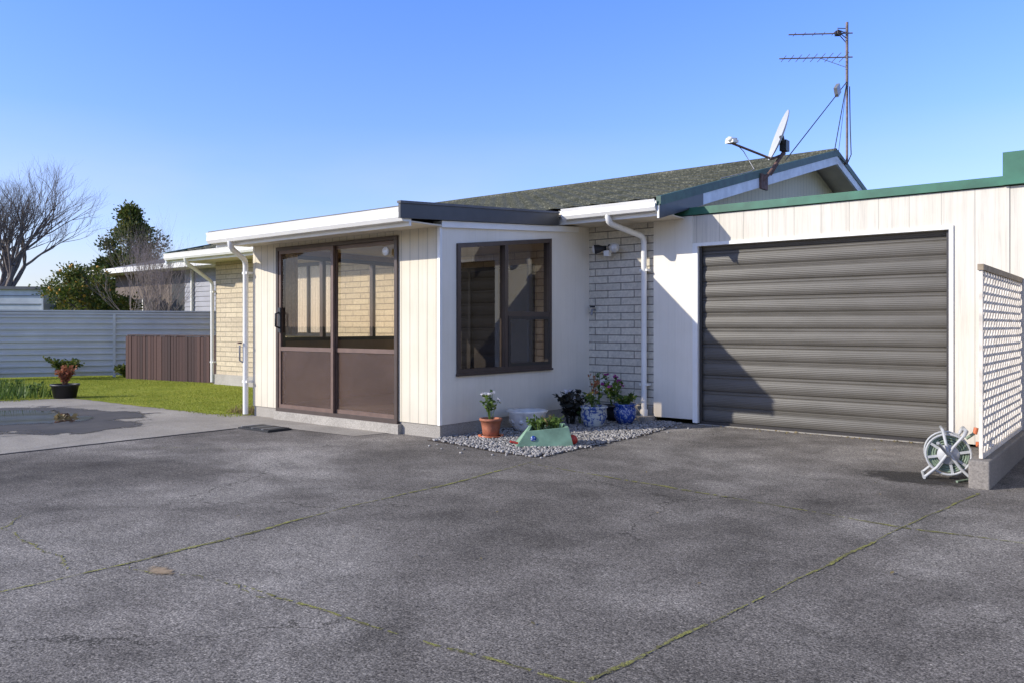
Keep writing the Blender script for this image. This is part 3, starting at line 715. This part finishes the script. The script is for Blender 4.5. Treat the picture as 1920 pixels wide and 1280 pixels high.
for i in range(6): plant(b,q(U(-.1,.15),U(-.05,.13),.14),.11,.13,7,10,.045,'leafg')
plant(b,q(.05,.05,.15),.1,.14,5,8,.04,'drytuft')
b.obj('barrow_planter',origin=c)
c=(-5.22,8.02,.012); b=B(); b.lathe([(0,0),(.10,0),(.12,.03),(.16,.13),(.15,.22),(.17,.235),(.165,.25),(.145,.23)],c,'glaze',32); b.lathe([(.15,.21),(0,.215)],c,'soil',24)
plant(b,(c[0],c[1],.21),.14,.22,9,10,.05,'leafg',flower='fyellow',nfl=3); plant(b,(c[0],c[1],.2),.07,.5,4,9,.06,'leafred'); b.obj('glazed_flower_pot',origin=c)
c=(-5.08,8.5,.012); b=B(); b.lathe([(0,0),(.08,0),(.13,.08),(.14,.17),(.12,.22),(.145,.24),(.14,.25),(.11,.23)],c,'glaze2',32); b.lathe([(.12,.20),(0,.205)],c,'soil',24)
plant(b,(c[0],c[1],.2),.2,.18,14,12,.06,'leafg',flower='fyellow',nfl=2); b.obj('glazed_flower_pot',origin=c)
c=(-5.58,8.05,.012); b=B(); plant(b,c,.26,.40,26,16,.08,'leafblk',stem='leafblk',flower='fwhite',nfl=5,fs=.07); plant(b,(c[0]+.1,c[1]+.1,0),.2,.3,8,8,.07,'leafg'); b.obj('dark_leaf_plant',origin=c)
c=(-5.38,8.72,.012); b=B(); potp(b,c,.09,.12,.2,'black'); plant(b,(c[0],c[1],.18),.19,.40,14,12,.07,'leafg',flower='fpink',nfl=8,fs=.045); b.obj('pink_flower_plant',origin=c)
b=B(); plant(b,(-5.7,8.9,.0),.08,.62,5,10,.06,'leafg'); b.obj('tall_stem_plant',origin=(-5.7,8.9,0))
c=(-14.3,5.75,.01); b=B(); b.lathe([(0,0),(.17,0),(.21,.2),(.225,.2),(.225,.23),(.2,.23),(.2,.2)],c,'black',24); b.lathe([(.2,.2),(0,.21)],c,'soil',24)
plant(b,(c[0],c[1],.2),.17,.34,34,18,.06,'leafred',stem='rust'); b.obj('potted_red_shrub',origin=c)
b=B()
for i in range(1300):
    x=U(-18.5,-14.5);y=U(4.3,5.9)+ (x+14.5)*.1; b.blade((x,y,0),(U(-.5,.5),U(-.5,.5),1),U(.12,.36),.022,'leafg')
for i in range(12): plant(b,(U(-17,-14.7),U(4.3,5.6),0),.18,.25,8,10,.07,'leafg')
b.obj('garden_bed_plants',origin=(-16,5,0))
for k,(x,y,s_) in enumerate(((-19.1,7.7,.5),(-18.0,9.8,.3),(-18.8,8.9,.28),(-20.1,6.1,.4),(-18.4,9.4,.25))):
    b=B(); plant(b,(x,y,0),s_*.9,s_,34,24,.09,'leafdk' if k%2==0 else 'leafg'); b.obj('garden_shrub',origin=(x,y,0))
b=B()
for i in range(300): b.blade((-9.8+U(-.3,.2),6.36+U(-.2,.2),0),(U(-.6,.6),U(-.6,.6),1),U(.05,.16),.012,'drytuft')
b.obj('dry_grass_tuft',origin=(-9.75,6.35,0))

# ---------------------------------------------------------------- fences
b=B(); A=Vector((-23.0,1.8,0)); E=Vector((-16.9,13.6,0)); d=(E-A).normalized(); nn=Vector((d.y,-d.x,0))
prof=[];z=0.05
while z<1.46:
    prof+= [(0,z),(0,z+.075),(.04,z+.09),(.04,z+.125)]; z+=.14
vs=[A+nn*o+Vector((0,0,z_)) for o,z_ in prof]+[E+nn*o+Vector((0,0,z_)) for o,z_ in prof]; n=len(prof)
b.add(vs,[(i,n+i,n+i+1,i+1) for i in range(n-1)],'fence')
Lf=(E-A).length
b.obox((A+E)/2+Vector((0,0,1.5)),d*Lf/2,nn*.035,Vector((0,0,.02)),'fence')
for i in range(6): b.obox(A+d*(Lf*i/5)+Vector((0,0,.75)),d*.03,nn*.045,Vector((0,0,.75)),'fence')
b.obj('corrugated_fence',origin=(-20,8,0))
b=B(); A=Vector((-15.38,9.25,0)); E=Vector((-18.35,8.75,0)); d=(E-A).normalized(); nn=Vector((d.y,-d.x,0)); L=(E-A).length; s_=0
while s_<L:
    w_=U(.085,.1); b.obox(A+d*(s_+w_/2)+nn*U(-.006,.006)+Vector((0,0,.49+U(-.008,.008))),d*(w_/2-.003),nn*.01,Vector((0,0,.49)),'timber'); s_+=w_+.004
for z in(.25,.8): b.obox((A+E)/2+nn*.035+Vector((0,0,z)),d*L/2,nn*.02,Vector((0,0,.04)),'timber')
b.obox((A+E)/2+Vector((0,0,1.0)),d*L/2,nn*.03,Vector((0,0,.012)),'timber')
b.obj('timber_fence',origin=A)

# ---------------------------------------------------------------- neighbour structures
NH=empty('neighbour_house',(-23,13,0)); inv=Matrix.Translation((23,-13,0))
def PN(o): o.parent=NH; o.matrix_parent_inverse=inv
b=B(); b.box(-28,-24.2,12.9,13.1,0,2.95,'nwall'); b.box(-24.2,-23.4,12.9,13.1,0,2.95,'darkfascia'); b.box(-28,-27.8,13.1,19,0,2.95,'nwall')
z=0
while z<2.9:
    b.prismX([(12.9,z),(12.88,z),(12.9,z+.14)],-23.4,-17.5,'nsiding'); z+=.15
b.box(-23.4,-17.5,12.9,13.1,0,2.95,'nsiding'); PN(b.obj('walls'))
b=B(); b.box(-26.6,-25.2,12.86,12.9,.9,2.1,'indark'); b.box(-26.0,-25.95,12.84,12.86,.9,2.1,'white'); b.box(-22.9,-22.85,12.8,12.87,0,2.9,'white'); PN(b.obj('windows'))
b=B(); b.prismX([(12.35,3.08),(16,3.95),(19.6,3.08),(19.6,3.0),(16,3.87),(12.35,3.0)],-28.6,-17.5,'nroof'); PN(b.obj('roof'))
b=B(); b.box(-28.7,-17.5,12.2,12.34,2.94,3.1,'white'); b.box(-28.6,-17.5,12.34,12.9,2.93,2.96,'soffit'); PN(b.obj('gutter'))
b=B(); A=Vector((-32.5,6.4,0));E=Vector((-28.3,10.7,0)); d=(E-A).normalized(); nn=Vector((d.y,-d.x,0));L=(E-A).length; cc=(A+E)/2-nn*1.2
b.obox(cc+Vector((0,0,1.2)),d*L/2,nn*1.2,Vector((0,0,1.2)),'shedwhite'); b.obox(cc+Vector((0,0,2.44)),d*(L/2+.1),nn*1.3,Vector((0,0,.05)),'nroof')
for k in range(4): b.obox(A+d*L*k/3+nn*.01+Vector((0,0,1.2)),d*.03,nn*.03,Vector((0,0,1.19)),'shedwhite')
for k in range(8): b.obox((A+E)/2+nn*.012+Vector((0,0,.3+k*.27)),d*L/2,nn*.01,Vector((0,0,.008)),'nroof')
b.obj('garden_shed',origin=cc)

# ---------------------------------------------------------------- trees
def branch(b,p,d,l,r,depth,mat,tips,spread=.55,up=.08):
    n=4; pts=[p]; rs=[r]; q=p.copy(); dd=d.copy()
    for i in range(n):
        dd=(dd+Vector((U(-.16,.16),U(-.16,.16),U(-.08,.12)+up*.4))).normalized(); q=q+dd*l/n; pts.append(q.copy()); rs.append(r*(1-.42*(i+1)/n))
    b.tube(pts,rs,mat,6 if r>.02 else 4,False)
    if depth==0: tips.append(q); return
    k=3 if R()<.6 else 2
    for i in range(k+1):
        j=random.choice((2,3,4)) if i else 4
        nd=(dd+Vector((U(-1,1),U(-1,1),U(-.5,.8)))*spread*1.3).normalized()
        branch(b,pts[j],nd,l*U(.6,.85),rs[j]*.72,depth-1,mat,tips,spread,up)
random.seed(21)
b=B(); tips=[]; o=Vector((-34.3,11.15,0)); b.tube([o,o+Vector((.1,.05,1.0)),o+Vector((.15,.1,2.0))],[.24,.19,.17],'bark',10)
for k in range(6):
    a=k*1.256+.4; branch(b,o+Vector((.15,.1,1.7+.1*k)),Vector((math.cos(a)*.75,math.sin(a)*.75,1.0)).normalized(),2.0,.12,5,'bark',tips,.5)
b.obj('bare_tree',origin=o)
random.seed(5)
b=B(); tips=[]; o=Vector((-21.6,10.95,0))
for k in range(8):
    a=k*.8; branch(b,o+Vector((U(-.1,.1),U(-.1,.1),0)),Vector((math.cos(a)*.35,math.sin(a)*.35,1)).normalized(),1.45,.03,4,'paletwig',tips,.42,.2)
b.obj('bare_shrub',origin=o)
def foliage(b,o,prof,n,ls,mat,clumps=60,trunk=True):
    Hh,rf,z0=prof
    if trunk: b.tube([o,o+Vector((0,0,Hh*.5)),o+Vector((.05,0,Hh*.92))],[.12,.08,.02],'bark',8)
    cl=[]
    for i in range(clumps):
        t_=U(0,1); a=U(0,6.28); r_=rf(t_)*U(.35,1.0)
        c=o+Vector((math.cos(a)*r_,math.sin(a)*r_,z0+(Hh-z0)*t_)); cl.append((c,U(.16,.34)))
        b.tube([o+Vector((0,0,max(.3,c.z-.5-r_*.4))),c],[.025,.006],'bark',4,False)
    for i in range(n):
        c,s_=random.choice(cl); v=Vector((random.gauss(0,1),random.gauss(0,1),random.gauss(0,.8)))*s_*.55
        b.leaf(c+v,(v.normalized()+Vector((U(-.7,.7),U(-.7,.7),U(-.2,.8)))),ls*U(.7,1.3),ls*U(.45,.7),mat)
    return cl
b=B(); o=Vector((-34,16.3,0)); foliage(b,o,(6.2,lambda t_:1.8*(1-t_**1.8)+.2+.25*math.sin(t_*19),1.2),22000,.13,'leafdk',150); b.obj('conifer_tree',origin=o)
b=B(); o=Vector((-25.6,10.9,0)); cl=foliage(b,o,(2.85,lambda t_:1.25*math.sqrt(max(0,1-(t_*1.7-.75)**2))+.05,.3),14000,.10,'citrus',80)
for i in range(110):
    c,s_=random.choice(cl); v=Vector((U(-1,1),U(-1,1),U(-1,1)))*s_*1.1; b.lathe([(0,-.045),(.035,-.03),(.045,0),(.035,.03),(0,.045)],c+v,'orangefruit',8)
b.obj('orange_tree',origin=o)
b=B(); o=Vector((-29,12.4,0)); foliage(b,o,(2.5,lambda t_:1.3*math.sqrt(max(0,1-(t_*1.6-.7)**2))+.05,.3),10000,.12,'leafdk',60); b.obj('hedge_bush',origin=o)
b=B(); random.seed(3)
for i in range(60):
    a=U(-1.9,-.15); dist=U(90,130); x=math.sin(a)*dist; y=math.cos(a)*dist; h=U(2.5,5.5)
    for k in range(160):
        v=Vector((random.gauss(0,3),random.gauss(0,3),0)); z=h*U(0,1)**.7*max(.2,1-(v.x**2+v.y**2)/60)
        b.leaf((x+v.x,y+v.y,z),(U(-1,1),U(-1,1),U(-.2,1)),1.3,1.0,'leafdk')
b.obj('distant_trees')

# ---------------------------------------------------------------- light, world, camera
sd_=Vector((.678,1,-.59)); elev=math.atan2(.59,math.hypot(.678,1)); az=math.atan2(-.678,-1)
L_=bpy.data.lights.new('sun','SUN'); L_.energy=4.9; L_.angle=math.radians(.53); L_.color=(1,.95,.85)
lo=bpy.data.objects.new('sun',L_); scene.collection.objects.link(lo); lo.rotation_euler=sd_.to_track_quat('-Z','Y').to_euler(); lo.location=(-8,-8,12)
w=bpy.data.worlds.new('World'); scene.world=w; w.use_nodes=True; nt=w.node_tree; bg=nt.nodes['Background']
def WN(t,**k):
    n=nt.nodes.new(t)
    for a,v in k.items(): setattr(n,a,v)
    return n
sky=WN('ShaderNodeTexSky'); sky.sky_type='NISHITA'; sky.sun_disc=False; sky.sun_elevation=elev; sky.sun_rotation=az%(2*math.pi)
sky.air_density=1.0; sky.dust_density=.3; sky.ozone_density=2.0
tc=WN('ShaderNodeTexCoord'); sp=WN('ShaderNodeSeparateXYZ'); nt.links.new(tc.outputs['Generated'],sp.inputs[0])
gr=WN('ShaderNodeValToRGB'); e=gr.color_ramp.elements; e[0].position=0.0; e[0].color=(.48,.455,.56,1); e[1].position=.38; e[1].color=(.37,.49,.92,1)
e2=gr.color_ramp.elements.new(.7); e2.color=(.88,.66,.56,1)
nt.links.new(sp.outputs[2],gr.inputs[0])
tm=WN('ShaderNodeMix',data_type='RGBA',blend_type='MULTIPLY'); tm.inputs[0].default_value=1; nt.links.new(sky.outputs[0],tm.inputs[6]); nt.links.new(gr.outputs[0],tm.inputs[7])
gn=WN('ShaderNodeVectorMath',operation='SCALE'); gn.inputs['Scale'].default_value=2.65; nt.links.new(tm.outputs[2],gn.inputs[0])
mp=WN('ShaderNodeMapping'); mp.inputs['Scale'].default_value=(1,1,3.2); nt.links.new(tc.outputs['Generated'],mp.inputs[0])
nz=WN('ShaderNodeTexNoise'); nz.inputs['Scale'].default_value=2.4; nz.inputs['Detail'].default_value=7; nz.inputs['Roughness'].default_value=.5; nt.links.new(mp.outputs[0],nz.inputs['Vector'])
cr=WN('ShaderNodeValToRGB'); cr.color_ramp.elements[0].position=.34; cr.color_ramp.elements[1].position=.66; nt.links.new(nz.outputs['Fac'],cr.inputs[0])
mr=WN('ShaderNodeMapRange'); mr.inputs['From Min'].default_value=.02; mr.inputs['From Max'].default_value=.24; mr.inputs['To Min'].default_value=.9; mr.inputs['To Max'].default_value=0; nt.links.new(sp.outputs[2],mr.inputs[0])
mu=WN('ShaderNodeMath',operation='MULTIPLY'); nt.links.new(cr.outputs[0],mu.inputs[0]); nt.links.new(mr.outputs[0],mu.inputs[1])
mx=WN('ShaderNodeMix',data_type='RGBA'); nt.links.new(mu.outputs[0],mx.inputs[0]); nt.links.new(gn.outputs[0],mx.inputs[6]); mx.inputs[7].default_value=(5.2,5.6,6.1,1)
nt.links.new(mx.outputs[2],bg.inputs[0]); bg.inputs[1].default_value=.14
cam=bpy.data.cameras.new('camera'); co=bpy.data.objects.new('camera',cam); scene.collection.objects.link(co)
cam.sensor_width=36; cam.lens=28.125; cam.shift_y=-28/1920; cam.clip_end=3000; cam.clip_start=.05
co.location=(0,0,1.2); co.rotation_euler=(math.radians(90),0,math.asin(.628)); scene.camera=co
scene.view_settings.view_transform='Standard'; scene.view_settings.look='None'; scene.view_settings.exposure=0
